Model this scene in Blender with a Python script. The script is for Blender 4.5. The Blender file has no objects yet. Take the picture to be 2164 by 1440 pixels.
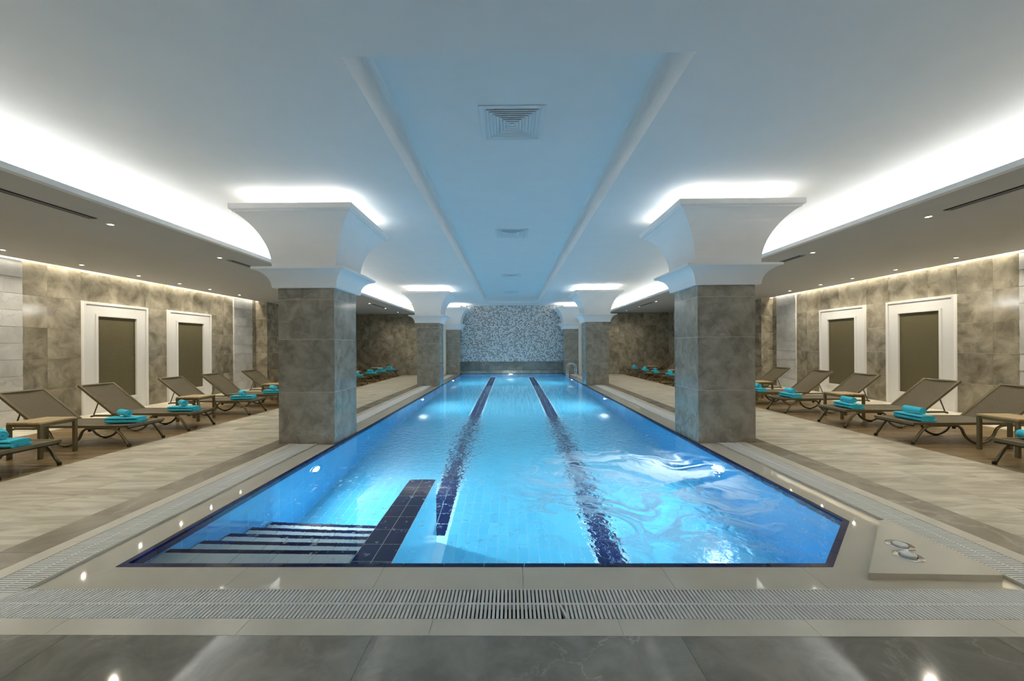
import bpy, math, random
from mathutils import Matrix, Vector

random.seed(7)
scene = bpy.context.scene
COL = scene.collection
PI = math.pi
XC = 0.07            # the pool's centre line, a hand to the right of the camera

# ------------------------------------------------------------------ camera
cam_data = bpy.data.cameras.new('camera')
cam = bpy.data.objects.new('camera', cam_data)
COL.objects.link(cam)
cam_data.sensor_width = 36.0
cam_data.lens = 14.0
cam_data.shift_x = 0.0055
cam_data.shift_y = 0.0060
cam_data.clip_start = 0.05
cam.matrix_world = (Matrix.Translation((0, 0, 1.5)) @ Matrix.Rotation(0.011, 4, 'Z')
                    @ Matrix.Rotation(PI / 2, 4, 'X') @ Matrix.Rotation(-0.006, 4, 'Z'))
scene.camera = cam

# ------------------------------------------------------------------ world, exposure
world = bpy.data.worlds.new('world')
scene.world = world
world.use_nodes = True
world.node_tree.nodes['Background'].inputs[0].default_value = (0.01, 0.01, 0.01, 1)
vs = scene.view_settings
vs.view_transform = 'Standard'
vs.look = 'None'
vs.exposure = 1.38
vs.gamma = 1.0
vs.use_curve_mapping = False
cy = scene.cycles
cy.max_bounces = 7
cy.diffuse_bounces = 4
cy.glossy_bounces = 3
cy.transmission_bounces = 5
cy.use_adaptive_sampling = True
cy.adaptive_threshold = 0.045
cy.adaptive_min_samples = 24
cy.transparent_max_bounces = 8
cy.sample_clamp_indirect = 4.0
cy.sample_clamp_direct = 0.0
cy.blur_glossy = 0.5
cy.use_denoising = True

# ------------------------------------------------------------------ lights
COVE_W, CAP_W, WASH_W, SPOT_W, POOL_W = 15.0, 2.0, 4.6, 33.0, 38.0    # watts (cove, wash: per metre)
COVE_C = (1.0, 0.985, 0.95)
WASH_C = (1.0, 0.93, 0.80)
SPOT_C = (1.0, 0.91, 0.75)
POOL_C = (0.80, 0.93, 1.0)


def area(name, loc, direction, sx, sy, watts, color, shape='RECTANGLE', xdir=None):
    d = bpy.data.lights.new(name, 'AREA')
    d.shape = shape
    d.size = sx
    if shape in ('RECTANGLE', 'ELLIPSE'):
        d.size_y = sy
    d.energy = watts
    d.color = color
    o = bpy.data.objects.new(name, d)
    z = -Vector(direction).normalized()
    x = Vector(xdir if xdir else (0, 1, 0))
    x = (x - z * x.dot(z)).normalized()
    y = z.cross(x)
    m = Matrix((x, y, z)).transposed().to_4x4()
    m.translation = Vector(loc)
    o.matrix_world = m
    COL.objects.link(o)
    return o


for s in (-1, 1):
    # LED strip lying in the long cove above each side ceiling
    area('cove_led', (XC + s * 5.80, 8.15, 3.39), (s * 0.7, 0, 0.7), 26.1, 0.06, COVE_W * 26.1, COVE_C)
    # LED strip in the slot between side ceiling and wall
    area('wall_wash_led', (XC + s * 9.715, 5.05, 3.40), (s * 0.12, 0, -1), 19.7, 0.04, WASH_W * 19.7, WASH_C)

# ------------------------------------------------------------------ materials
MATS = {}


def new_mat(name):
    m = bpy.data.materials.new(name)
    m.use_nodes = True
    nt = m.node_tree
    b = nt.nodes['Principled BSDF']
    MATS[name] = m
    return m, nt, b


def N(nt, typ, **kw):
    n = nt.nodes.new(typ)
    for k, v in kw.items():
        setattr(n, k, v)
    return n


def ramp(nt, stops, interp='LINEAR'):
    r = nt.nodes.new('ShaderNodeValToRGB')
    r.color_ramp.interpolation = interp
    el = r.color_ramp.elements
    while len(el) < len(stops):
        el.new(0.5)
    for e, (p, c) in zip(el, stops):
        e.position = p
        e.color = (c[0], c[1], c[2], 1) if not isinstance(c, (int, float)) else (c, c, c, 1)
    return r


def srgb(r, g, b):
    def f(c):
        c /= 255.0
        return c / 12.92 if c <= 0.04045 else ((c + 0.055) / 1.055) ** 2.4
    return (f(r), f(g), f(b))


def plain(name, col, rough=0.5, metal=0.0, spec=0.5, grain=0.0, gscale=60.0, bump=0.0):
    m, nt, b = new_mat(name)
    b.inputs['Roughness'].default_value = rough
    b.inputs['Metallic'].default_value = metal
    b.inputs['Specular IOR Level'].default_value = spec
    if grain or bump:
        g = N(nt, 'ShaderNodeNewGeometry')
        t = N(nt, 'ShaderNodeTexNoise')
        t.inputs['Scale'].default_value = gscale
        t.inputs['Detail'].default_value = 3
        nt.links.new(g.outputs['Position'], t.inputs['Vector'])
        r = ramp(nt, [(0.3, [c * (1 - grain) for c in col]), (0.7, [min(1, c * (1 + grain)) for c in col])])
        nt.links.new(t.outputs['Fac'], r.inputs['Fac'])
        nt.links.new(r.outputs['Color'], b.inputs['Base Color'])
        if bump:
            bn = N(nt, 'ShaderNodeBump')
            bn.inputs['Strength'].default_value = bump
            bn.inputs['Distance'].default_value = 0.004
            nt.links.new(t.outputs['Fac'], bn.inputs['Height'])
            nt.links.new(bn.outputs['Normal'], b.inputs['Normal'])
    else:
        b.inputs['Base Color'].default_value = (*col, 1)
    return m


def piece_vector(nt, spread=23.0, scale=(1, 1, 1)):
    """world position shifted by a random step for every piece, so each tile has its own figure"""
    g = N(nt, 'ShaderNodeNewGeometry')
    oi = N(nt, 'ShaderNodeObjectInfo')
    cm = N(nt, 'ShaderNodeVectorMath', operation='SCALE')
    cm.inputs[0].default_value = (spread, spread * 0.7, spread * 1.3)
    nt.links.new(oi.outputs['Random'], cm.inputs['Scale'])
    ad = N(nt, 'ShaderNodeVectorMath', operation='ADD')
    nt.links.new(g.outputs['Position'], ad.inputs[0])
    nt.links.new(cm.outputs[0], ad.inputs[1])
    ml = N(nt, 'ShaderNodeVectorMath', operation='MULTIPLY')
    ml.inputs[1].default_value = scale
    nt.links.new(ad.outputs[0], ml.inputs[0])
    return ml.outputs[0], oi


def marble(name, dark, light, vein, rough=0.16, cloud=1.6, vein_scale=1.1, vein_w=0.012, vein_amt=0.6, tone=0.15,
           spec=0.5, stretch=(1, 1, 1), rough_var=0.0, detail=5, warp=0.5, band=(0.34, 0.66)):
    m, nt, b = new_mat(name)
    v, oi = piece_vector(nt, scale=stretch)
    t = N(nt, 'ShaderNodeTexNoise')
    t.inputs['Scale'].default_value = cloud
    t.inputs['Detail'].default_value = detail
    t.inputs['Roughness'].default_value = 0.62
    t.inputs['Distortion'].default_value = warp
    nt.links.new(v, t.inputs['Vector'])
    r = ramp(nt, [(band[0], dark), (band[1], light)])
    nt.links.new(t.outputs['Fac'], r.inputs['Fac'])
    col_out = r.outputs['Color']
    if vein_amt >= 0.3:
        # veins: edges of warped cells
        wob = N(nt, 'ShaderNodeVectorMath', operation='MULTIPLY_ADD')
        nt.links.new(t.outputs['Color'], wob.inputs[0])
        wob.inputs[1].default_value = (0.55, 0.55, 0.55)
        nt.links.new(v, wob.inputs[2])
        t2 = N(nt, 'ShaderNodeTexVoronoi', feature='DISTANCE_TO_EDGE')
        t2.inputs['Scale'].default_value = vein_scale
        nt.links.new(wob.outputs[0], t2.inputs['Vector'])
        r2 = ramp(nt, [(0.0, vein_amt), (vein_w * 0.6, vein_amt * 0.5), (vein_w * 2.4, 0.0)])
        nt.links.new(t2.outputs['Distance'], r2.inputs['Fac'])
        mk = N(nt, 'ShaderNodeTexNoise')
        mk.inputs['Scale'].default_value = 0.9
        nt.links.new(v, mk.inputs['Vector'])
        rk = ramp(nt, [(0.42, 0.0), (0.6, 1.0)])
        nt.links.new(mk.outputs['Fac'], rk.inputs['Fac'])
        mu = N(nt, 'ShaderNodeMath', operation='MULTIPLY')
        nt.links.new(r2.outputs['Color'], mu.inputs[0])
        nt.links.new(rk.outputs['Color'], mu.inputs[1])
        mx = N(nt, 'ShaderNodeMix', data_type='RGBA')
        nt.links.new(mu.outputs[0], mx.inputs['Factor'])
        nt.links.new(r.outputs['Color'], mx.inputs['A'])
        mx.inputs['B'].default_value = (*vein, 1)
        col_out = mx.outputs['Result']
    # piece to piece tone
    hs = N(nt, 'ShaderNodeHueSaturation')
    mr = N(nt, 'ShaderNodeMapRange')
    mr.inputs['To Min'].default_value = 1 - tone
    mr.inputs['To Max'].default_value = 1 + tone
    nt.links.new(oi.outputs['Random'], mr.inputs['Value'])
    nt.links.new(mr.outputs['Result'], hs.inputs['Value'])
    nt.links.new(col_out, hs.inputs['Color'])
    nt.links.new(hs.outputs['Color'], b.inputs['Base Color'])
    b.inputs['Roughness'].default_value = rough
    b.inputs['Specular IOR Level'].default_value = spec
    if rough_var:
        rr = ramp(nt, [(0.38, rough), (0.62, rough + rough_var)])
        nt.links.new(mk.outputs['Fac'], rr.inputs['Fac'])
        nt.links.new(rr.outputs['Color'], b.inputs['Roughness'])
    return m


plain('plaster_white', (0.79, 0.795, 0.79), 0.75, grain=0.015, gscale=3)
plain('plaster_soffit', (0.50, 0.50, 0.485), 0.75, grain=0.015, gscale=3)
plain('panel_white', (0.72, 0.71, 0.68), 0.45)
plain('grout_grey', (0.70, 0.66, 0.56), 0.8)
plain('grout_light', (0.62, 0.58, 0.50), 0.8)
plain('grout_dark', (0.10, 0.09, 0.08), 0.8)
plain('grout_pool', (0.46, 0.78, 0.90), 0.6)
plain('channel_dark', (0.035, 0.034, 0.03), 0.7)
plain('grating_white', (0.82, 0.83, 0.82), 0.42)
plain('diffuser_white', (0.74, 0.76, 0.77), 0.5)
plain('duct_black', (0.004, 0.005, 0.006), 0.9)
plain('chrome', (0.80, 0.82, 0.84), 0.12, metal=1.0)
plain('button_white', (0.82, 0.84, 0.84), 0.3)
plain('lamp_ring', (0.78, 0.76, 0.72), 0.35)
plain('frame_taupe', srgb(116, 106, 78), 0.36, metal=0.45)
plain('rubber_black', (0.012, 0.011, 0.010), 0.6)
plain('towel_turquoise', srgb(62, 190, 216), 0.95, grain=0.18, gscale=170, bump=0.6)
plain('panel_fabric', srgb(88, 81, 54), 0.85, grain=0.22, gscale=75)
marble('marble_wall', srgb(106, 99, 82), srgb(160, 152, 133), srgb(184, 176, 156), rough=0.08, cloud=2.8, detail=5, vein_amt=0, tone=0.10)
marble('marble_column', srgb(120, 114, 102), srgb(156, 150, 138), srgb(206, 200, 188), rough=0.09, cloud=4.5, detail=5, vein_scale=1.5,
       vein_w=0.010, vein_amt=0.32, tone=0.06)
marble('marble_strip', srgb(126, 118, 103), srgb(158, 150, 134), srgb(190, 184, 172), rough=0.22, cloud=2.2, tone=0.14)
marble('marble_front', srgb(126, 124, 117), srgb(154, 151, 143), srgb(196, 192, 182), rough=0.045, cloud=4.0, detail=5,
       vein_scale=1.1, vein_w=0.006, vein_amt=0.5, tone=0.05, rough_var=0.05)
marble('marble_white', srgb(178, 176, 170), srgb(206, 205, 200), srgb(128, 128, 126), rough=0.14, vein_scale=2.2, vein_w=0.010,
       vein_amt=0.5, tone=0.04)
marble('marble_band', srgb(96, 96, 90), srgb(128, 126, 116), srgb(170, 168, 160), rough=0.15, tone=0.12)
marble('travertine', srgb(156, 147, 124), srgb(221, 214, 196), srgb(146, 136, 116), rough=0.30, cloud=2.0, vein_amt=0, tone=0.03,
       stretch=(0.5, 3.0, 1), detail=6, warp=1.1, band=(0.32, 0.62))
marble('cream_stone', srgb(212, 207, 193), srgb(224, 219, 206), srgb(200, 193, 176), rough=0.24, cloud=1.0, vein_amt=0.25, tone=0.02,
       stretch=(1.2, 1.2, 1))
marble('cream_wet', srgb(210, 204, 189), srgb(220, 214, 200), srgb(190, 183, 166), rough=0.035, cloud=1.0, vein_amt=0.15, tone=0.02)
marble('wood_plank', srgb(92, 75, 47), srgb(152, 127, 86), srgb(76, 60, 40), rough=0.35, cloud=3.4, vein_amt=0, tone=0.12,
       stretch=(0.35, 5.0, 1), warp=0.9)
marble('teak_slat', srgb(168, 142, 98), srgb(196, 172, 126), srgb(140, 112, 74), rough=0.45, cloud=4, vein_amt=0, tone=0.08,
       stretch=(6, 0.6, 1))
marble('tile_navy', srgb(0, 16, 66), srgb(0, 24, 86), srgb(20, 50, 120), rough=0.25, spec=0.2, tone=0.2, vein_amt=0.1)
marble('tile_blue', srgb(82, 186, 220), srgb(96, 196, 226), srgb(108, 202, 230), rough=0.15, tone=0.05, vein_amt=0.1)
marble('tile_blue_wall', srgb(50, 150, 208), srgb(62, 160, 214), srgb(84, 176, 228), rough=0.15, tone=0.02, vein_amt=0.1)
marble('tile_tread', srgb(196, 206, 204), srgb(212, 220, 216), srgb(196, 200, 196), rough=0.3, tone=0.04, vein_amt=0.1)


def emitter(name, col, strength):
    m, nt, b = new_mat(name)
    b.inputs['Base Color'].default_value = (*col, 1)
    b.inputs['Emission Color'].default_value = (*col, 1)
    b.inputs['Emission Strength'].default_value = strength
    m.cycles.emission_sampling = 'NONE'      # the lamps carry real lights of their own
    return m


emitter('downlight_glow', (1.0, 0.86, 0.62), 14.0)
emitter('pool_lamp_glow', (0.86, 0.96, 1.0), 16.0)


def sling_material():
    m, nt, b = new_mat('sling_taupe')
    b.inputs['Base Color'].default_value = (*srgb(112, 100, 80), 1)
    b.inputs['Roughness'].default_value = 0.7
    g = N(nt, 'ShaderNodeNewGeometry')
    w = N(nt, 'ShaderNodeTexNoise')
    w.inputs['Scale'].default_value = 90
    nt.links.new(g.outputs['Position'], w.inputs['Vector'])
    r = ramp(nt, [(0.3, srgb(88, 79, 58)), (0.7, srgb(110, 100, 76))])
    nt.links.new(w.outputs['Fac'], r.inputs['Fac'])
    nt.links.new(r.outputs['Color'], b.inputs['Base Color'])
    tr = N(nt, 'ShaderNodeBsdfTransparent')
    mx = N(nt, 'ShaderNodeMixShader')
    mx.inputs[0].default_value = 0.12
    out = nt.nodes['Material Output']
    nt.links.new(b.outputs[0], mx.inputs[1])
    nt.links.new(tr.outputs[0], mx.inputs[2])
    nt.links.new(mx.outputs[0], out.inputs['Surface'])


sling_material()


def mosaic_material():
    m, nt, b = new_mat('pebble_mosaic')
    g = N(nt, 'ShaderNodeNewGeometry')
    sx = N(nt, 'ShaderNodeSeparateXYZ')
    nt.links.new(g.outputs['Position'], sx.inputs[0])
    sc = N(nt, 'ShaderNodeCombineXYZ')
    nt.links.new(sx.outputs['X'], sc.inputs['X'])
    nt.links.new(sx.outputs['Z'], sc.inputs['Y'])
    v = N(nt, 'ShaderNodeTexVoronoi', feature='F1', voronoi_dimensions='2D')
    ve = N(nt, 'ShaderNodeTexVoronoi', feature='DISTANCE_TO_EDGE', voronoi_dimensions='2D')
    for q in (v, ve):
        q.inputs['Scale'].default_value = 15.0
        q.inputs['Randomness'].default_value = 0.95
        nt.links.new(sc.outputs[0], q.inputs['Vector'])
    r = ramp(nt, [(0.16, 1.0), (0.20, 0.0)])
    nt.links.new(ve.outputs['Distance'], r.inputs['Fac'])
    sp = N(nt, 'ShaderNodeSeparateColor')
    nt.links.new(v.outputs['Color'], sp.inputs[0])
    r3 = ramp(nt, [(0.0, (0.006, 0.008, 0.010)), (0.46, (0.02, 0.022, 0.026)), (0.54, (0.16, 0.16, 0.16)), (0.62, (0.56, 0.57, 0.56))])
    nt.links.new(sp.outputs[0], r3.inputs['Fac'])
    mx = N(nt, 'ShaderNodeMix', data_type='RGBA')
    nt.links.new(r.outputs['Color'], mx.inputs['Factor'])
    nt.links.new(r3.outputs['Color'], mx.inputs['A'])
    mx.inputs['B'].default_value = (0.60, 0.61, 0.60, 1)
    nt.links.new(mx.outputs['Result'], b.inputs['Base Color'])
    b.inputs['Roughness'].default_value = 0.4
    bn = N(nt, 'ShaderNodeBump')
    bn.inputs['Strength'].default_value = 0.4
    bn.inputs['Distance'].default_value = 0.01
    nt.links.new(r.outputs['Color'], bn.inputs['Height'])
    nt.links.new(bn.outputs['Normal'], b.inputs['Normal'])


mosaic_material()


def water_material():
    m, nt, b = new_mat('water')
    b.inputs['Base Color'].default_value = (0.93, 0.985, 1.0, 1)
    b.inputs['Roughness'].default_value = 0.0
    b.inputs['IOR'].default_value = 1.33
    b.inputs['Transmission Weight'].default_value = 1.0
    g = N(nt, 'ShaderNodeNewGeometry')
    pos = g.outputs['Position']

    def blob(cx_, cy_, rx, ry, lo=0.0, hi=1.0):
        """1 at the centre, 0 outside an ellipse on the water"""
        s = N(nt, 'ShaderNodeVectorMath', operation='SUBTRACT')
        s.inputs[1].default_value = (XC + cx_, cy_, 0)
        nt.links.new(pos, s.inputs[0])
        d = N(nt, 'ShaderNodeVectorMath', operation='MULTIPLY')
        d.inputs[1].default_value = (1 / rx, 1 / ry, 0)
        nt.links.new(s.outputs[0], d.inputs[0])
        le = N(nt, 'ShaderNodeVectorMath', operation='LENGTH')
        nt.links.new(d.outputs[0], le.inputs[0])
        mr = N(nt, 'ShaderNodeMapRange')
        mr.interpolation_type = 'SMOOTHSTEP'
        mr.inputs['From Min'].default_value = lo
        mr.inputs['From Max'].default_value = hi
        mr.inputs['To Min'].default_value = 1.0
        mr.inputs['To Max'].default_value = 0.0
        nt.links.new(le.outputs['Value'], mr.inputs['Value'])
        return mr.outputs['Result']

    # ripples, stronger where the jets stir the water
    n1 = N(nt, 'ShaderNodeTexNoise')
    n1.inputs['Scale'].default_value = 11.0
    n1.inputs['Detail'].default_value = 3.0
    n1.inputs['Distortion'].default_value = 0.6
    nt.links.new(pos, n1.inputs['Vector'])
    ag1 = blob(0.0, 6.6, 3.4, 2.9, 0.2, 1.0)
    ag2 = blob(1.5, 4.2, 1.9, 2.0, 0.3, 1.0)
    agm = N(nt, 'ShaderNodeMath', operation='MAXIMUM')
    nt.links.new(ag1, agm.inputs[0])
    nt.links.new(ag2, agm.inputs[1])
    ag = agm.outputs[0]
    mm = N(nt, 'ShaderNodeMath', operation='MULTIPLY_ADD')
    nt.links.new(ag, mm.inputs[0])
    mm.inputs[1].default_value = 0.42
    mm.inputs[2].default_value = 0.012
    bn = N(nt, 'ShaderNodeBump')
    bn.inputs['Distance'].default_value = 0.05
    nt.links.new(mm.outputs[0], bn.inputs['Strength'])
    nt.links.new(n1.outputs['Fac'], bn.inputs['Height'])
    nt.links.new(bn.outputs['Normal'], b.inputs['Normal'])
    # foam: drawn-out swirls of white froth in the near right part of the pool
    wp = N(nt, 'ShaderNodeTexNoise')
    wp.inputs['Scale'].default_value = 1.1
    wp.inputs['Detail'].default_value = 2
    nt.links.new(pos, wp.inputs['Vector'])
    ws = N(nt, 'ShaderNodeVectorMath', operation='MULTIPLY_ADD')
    nt.links.new(wp.outputs['Color'], ws.inputs[0])
    ws.inputs[1].default_value = (1.6, 1.6, 0)
    nt.links.new(pos, ws.inputs[2])
    st = N(nt, 'ShaderNodeVectorMath', operation='MULTIPLY')
    st.inputs[1].default_value = (0.8, 1.25, 1)
    nt.links.new(ws.outputs[0], st.inputs[0])
    f = N(nt, 'ShaderNodeTexNoise')
    f.inputs['Scale'].default_value = 1.5
    f.inputs['Detail'].default_value = 6
    f.inputs['Roughness'].default_value = 0.5
    f.inputs['Distortion'].default_value = 0.7
    nt.links.new(st.outputs[0], f.inputs['Vector'])
    r = ramp(nt, [(0.44, 0.0), (0.50, 0.72), (0.53, 0.82), (0.61, 0.0)])
    nt.links.new(f.outputs['Fac'], r.inputs['Fac'])
    m1 = blob(1.35, 4.3, 1.75, 1.9, 0.45, 1.0)
    fc = N(nt, 'ShaderNodeTexNoise')
    fc.inputs['Scale'].default_value = 1.3
    fc.inputs['Detail'].default_value = 3
    nt.links.new(st.outputs[0], fc.inputs['Vector'])
    rc = ramp(nt, [(0.44, 0.0), (0.68, 0.5)])
    nt.links.new(fc.outputs['Fac'], rc.inputs['Fac'])
    both = N(nt, 'ShaderNodeMath', operation='MAXIMUM')
    nt.links.new(r.outputs['Color'], both.inputs[0])
    nt.links.new(rc.outputs['Color'], both.inputs[1])
    fo = N(nt, 'ShaderNodeMath', operation='MULTIPLY')
    nt.links.new(both.outputs[0], fo.inputs[0])
    nt.links.new(m1, fo.inputs[1])
    # stray flecks of froth floating near the steps
    f2 = N(nt, 'ShaderNodeTexNoise')
    f2.inputs['Scale'].default_value = 17
    f2.inputs['Detail'].default_value = 2
    nt.links.new(pos, f2.inputs['Vector'])
    r2 = ramp(nt, [(0.64, 0.0), (0.68, 0.5)])
    nt.links.new(f2.outputs['Fac'], r2.inputs['Fac'])
    m2 = blob(-1.2, 3.9, 2.0, 1.7, 0.3, 1.0)
    fl = N(nt, 'ShaderNodeMath', operation='MULTIPLY')
    nt.links.new(r2.outputs['Color'], fl.inputs[0])
    nt.links.new(m2, fl.inputs[1])
    mxm = N(nt, 'ShaderNodeMath', operation='MAXIMUM')
    nt.links.new(fo.outputs[0], mxm.inputs[0])
    nt.links.new(fl.outputs[0], mxm.inputs[1])
    foam = N(nt, 'ShaderNodeBsdfDiffuse')
    foam.inputs['Color'].default_value = (0.82, 0.88, 0.92, 1)
    ftr = N(nt, 'ShaderNodeBsdfTranslucent')
    ftr.inputs['Color'].default_value = (0.82, 0.90, 0.95, 1)
    fm = N(nt, 'ShaderNodeMixShader')
    fm.inputs[0].default_value = 0.5
    nt.links.new(foam.outputs[0], fm.inputs[1])
    nt.links.new(ftr.outputs[0], fm.inputs[2])
    mx = N(nt, 'ShaderNodeMixShader')
    nt.links.new(mxm.outputs[0], mx.inputs[0])
    nt.links.new(b.outputs[0], mx.inputs[1])
    nt.links.new(fm.outputs[0], mx.inputs[2])
    nt.links.new(mx.outputs[0], nt.nodes['Material Output'].inputs['Surface'])


water_material()

# ------------------------------------------------------------------ building helpers
CUBES = {}


def cube_mesh(mat):
    if mat not in CUBES:
        me = bpy.data.meshes.new('block_' + mat)
        v = [(x, y, z) for x in (-.5, .5) for y in (-.5, .5) for z in (-.5, .5)]
        f = [(0, 1, 3, 2), (4, 6, 7, 5), (0, 4, 5, 1), (2, 3, 7, 6), (0, 2, 6, 4), (1, 5, 7, 3)]
        me.from_pydata(v, [], f)
        me.materials.append(MATS[mat])
        CUBES[mat] = me
    return CUBES[mat]


def piece(name, mat, lo, hi, parent=None, rot=None):
    """one box shaped piece between two corners (sides in metres)"""
    o = bpy.data.objects.new(name, cube_mesh(mat))
    o.location = [(a + b) / 2 for a, b in zip(lo, hi)]
    o.scale = [max(1e-4, abs(b - a)) for a, b in zip(lo, hi)]
    if rot:
        o.rotation_euler = rot
    COL.objects.link(o)
    if parent:
        o.parent = parent
    return o


def mesh(name, verts, faces, mat, parent=None, smooth=False, kind=None):
    me = bpy.data.meshes.new(name)
    me.from_pydata(verts, [], faces)
    me.materials.append(MATS[mat])
    if smooth:
        me.polygons.foreach_set('use_smooth', [True] * len(me.polygons))
    me.update()
    o = bpy.data.objects.new(name, me)
    COL.objects.link(o)
    if parent:
        o.parent = parent
    if kind:
        o['kind'] = kind
    return o


def boxes(name, mat, lst, parent=None, kind=None):
    """many boxes (lo, hi) joined in one mesh"""
    V, F = [], []
    for lo, hi in lst:
        i = len(V)
        V += [(x, y, z) for x in (lo[0], hi[0]) for y in (lo[1], hi[1]) for z in (lo[2], hi[2])]
        F += [tuple(i + k for k in q) for q in ((0, 1, 3, 2), (4, 6, 7, 5), (0, 4, 5, 1), (2, 3, 7, 6), (0, 2, 6, 4), (1, 5, 7, 3))]
    return mesh(name, V, F, mat, parent, kind=kind)


def empty(name, loc, label=None, cat=None, group=None, kind=None, rz=0.0):
    o = bpy.data.objects.new(name, None)
    o.empty_display_size = 0.1
    o.location = loc
    o.rotation_euler = (0, 0, rz)
    COL.objects.link(o)
    return tag(o, label, cat, group, kind)


def tag(o, label=None, cat=None, group=None, kind=None):
    if label:
        o['label'] = label
    if cat:
        o['category'] = cat
    if group:
        o['group'] = group
    if kind:
        o['kind'] = kind
    return o


def copy_tree(o, parent=None):
    c = o.copy()
    COL.objects.link(c)
    c.parent = parent
    for ch in o.children:
        copy_tree(ch, c)
    return c


def tube_data(pts, r, n=8, closed=False):
    """vertices and faces of a round tube swept along points"""
    P = [Vector(p) for p in pts]
    V, F = [], []
    m = len(P)
    prev = None
    for i, p in enumerate(P):
        if closed:
            t = (P[(i + 1) % m] - P[i - 1]).normalized()
        elif i == 0:
            t = (P[1] - P[0]).normalized()
        elif i == m - 1:
            t = (P[-1] - P[-2]).normalized()
        else:
            t = ((P[i + 1] - p).normalized() + (p - P[i - 1]).normalized()).normalized()
        if prev is None:
            a = Vector((0, 0, 1)) if abs(t.z) < 0.9 else Vector((1, 0, 0))
            u = (a - t * a.dot(t)).normalized()
        else:
            u = (prev - t * prev.dot(t)).normalized()
        prev = u
        w = t.cross(u)
        for k in range(n):
            an = 2 * PI * k / n
            V.append(tuple(p + (u * math.cos(an) + w * math.sin(an)) * r))
    segs = m if closed else m - 1
    for i in range(segs):
        j = (i + 1) % m
        for k in range(n):
            k2 = (k + 1) % n
            F.append((i * n + k, i * n + k2, j * n + k2, j * n + k))
    if not closed:
        F.append(tuple(range(n - 1, -1, -1)))
        F.append(tuple((m - 1) * n + k for k in range(n)))
    return V, F


def tube(name, pts, r, mat, parent=None, n=8, closed=False):
    V, F = tube_data(pts, r, n, closed)
    return mesh(name, V, F, mat, parent, smooth=True)


def lathe(name, prof, mat, parent=None, n=24, cap=True):
    """profile (radius, height) turned about the z axis"""
    V, F = [], []
    for r, z in prof:
        for k in range(n):
            a = 2 * PI * k / n
            V.append((r * math.cos(a), r * math.sin(a), z))
    for i in range(len(prof) - 1):
        for k in range(n):
            k2 = (k + 1) % n
            F.append((i * n + k, i * n + k2, (i + 1) * n + k2, (i + 1) * n + k))
    if cap:
        F.append(tuple(range(n - 1, -1, -1)))
        F.append(tuple((len(prof) - 1) * n + k for k in range(n)))
    return mesh(name, V, F, mat, parent)


ORD = ['first', 'second', 'third', 'fourth', 'fifth', 'sixth', 'seventh', 'eighth', 'ninth', 'tenth', 'eleventh', 'twelfth',
       'thirteenth', 'fourteenth', 'fifteenth', 'sixteenth']
SIDE = {-1: 'left', 1: 'right'}

# ------------------------------------------------------------------ main measures
PW, PY0, PY1 = 2.83, 2.74, 22.40      # pool half width, near and far edge
CH = 0.71                             # cut corner at the near right
DECK = 0.0
COPE_Z, WATER_Z = -0.018, -0.026
POOL_D = -1.92
GR0, GR1 = 3.12, 3.42                 # side drain channel
CR1, ST1, TR1, WO1 = 3.55, 3.87, 5.85, 8.55
WALL = 9.78
BACK = -4.9
CEIL, COFF, SOFF = 3.82, 4.20, 3.28
ENDW = 21.3
COLX, COLH = 3.27, 0.44
COLY = (6.64, 15.84, 21.94)


def X(s, x):
    return XC + s * x


def span(s, a, b):
    p, q = X(s, a), X(s, b)
    return (min(p, q), max(p, q))


# ------------------------------------------------------------------ floor
floor = boxes('floor', 'grout_light', [
    ((XC - WALL - .3, BACK - .3, -2.3), (XC - PW - .02, ENDW + 1.6, -0.5)),
    ((XC + PW + .02, BACK - .3, -2.3), (XC + WALL + .3, ENDW + 1.6, -0.5)),
    ((XC - PW - .02, BACK - .3, -2.3), (XC + PW + .02, PY0 - .02, -0.5)),
    ((XC - PW - .02, PY1 + .02, -2.3), (XC + PW + .02, ENDW + 1.6, -0.5)),
    ((XC - WALL - .3, BACK - .3, -0.5), (XC - GR1, ENDW + 1.6, -0.003)),
    ((XC + GR1, BACK - .3, -0.5), (XC + WALL + .3, ENDW + 1.6, -0.003)),
    ((XC - GR1, BACK - .3, -0.5), (XC + GR1, 2.194, -0.003)),
])
tag(floor, 'stone pool deck around the swimming pool', None, None, 'structure')
G = 0.0012


def lay(name, mat, x0, x1, y0, y1, top=DECK, th=0.003, parent=floor):
    return piece(name, mat, (x0 + G, y0 + G, top - th), (x1 - G, y1 - G, top), parent)


# grey marble slabs in front of the pool
for xa, xb in ((-CR1, -2.4), (-2.4, -.8), (-.8, .8), (.8, 2.4), (2.4, CR1)):
    for y0, y1 in ((BACK, -3.3), (-3.3, -1.8), (-1.8, -0.3), (-0.3, 0.5), (0.5, 1.3), (1.3, 2.064)):
        lay('slab', 'marble_front', XC + xa, XC + xb, y0, y1)
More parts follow.
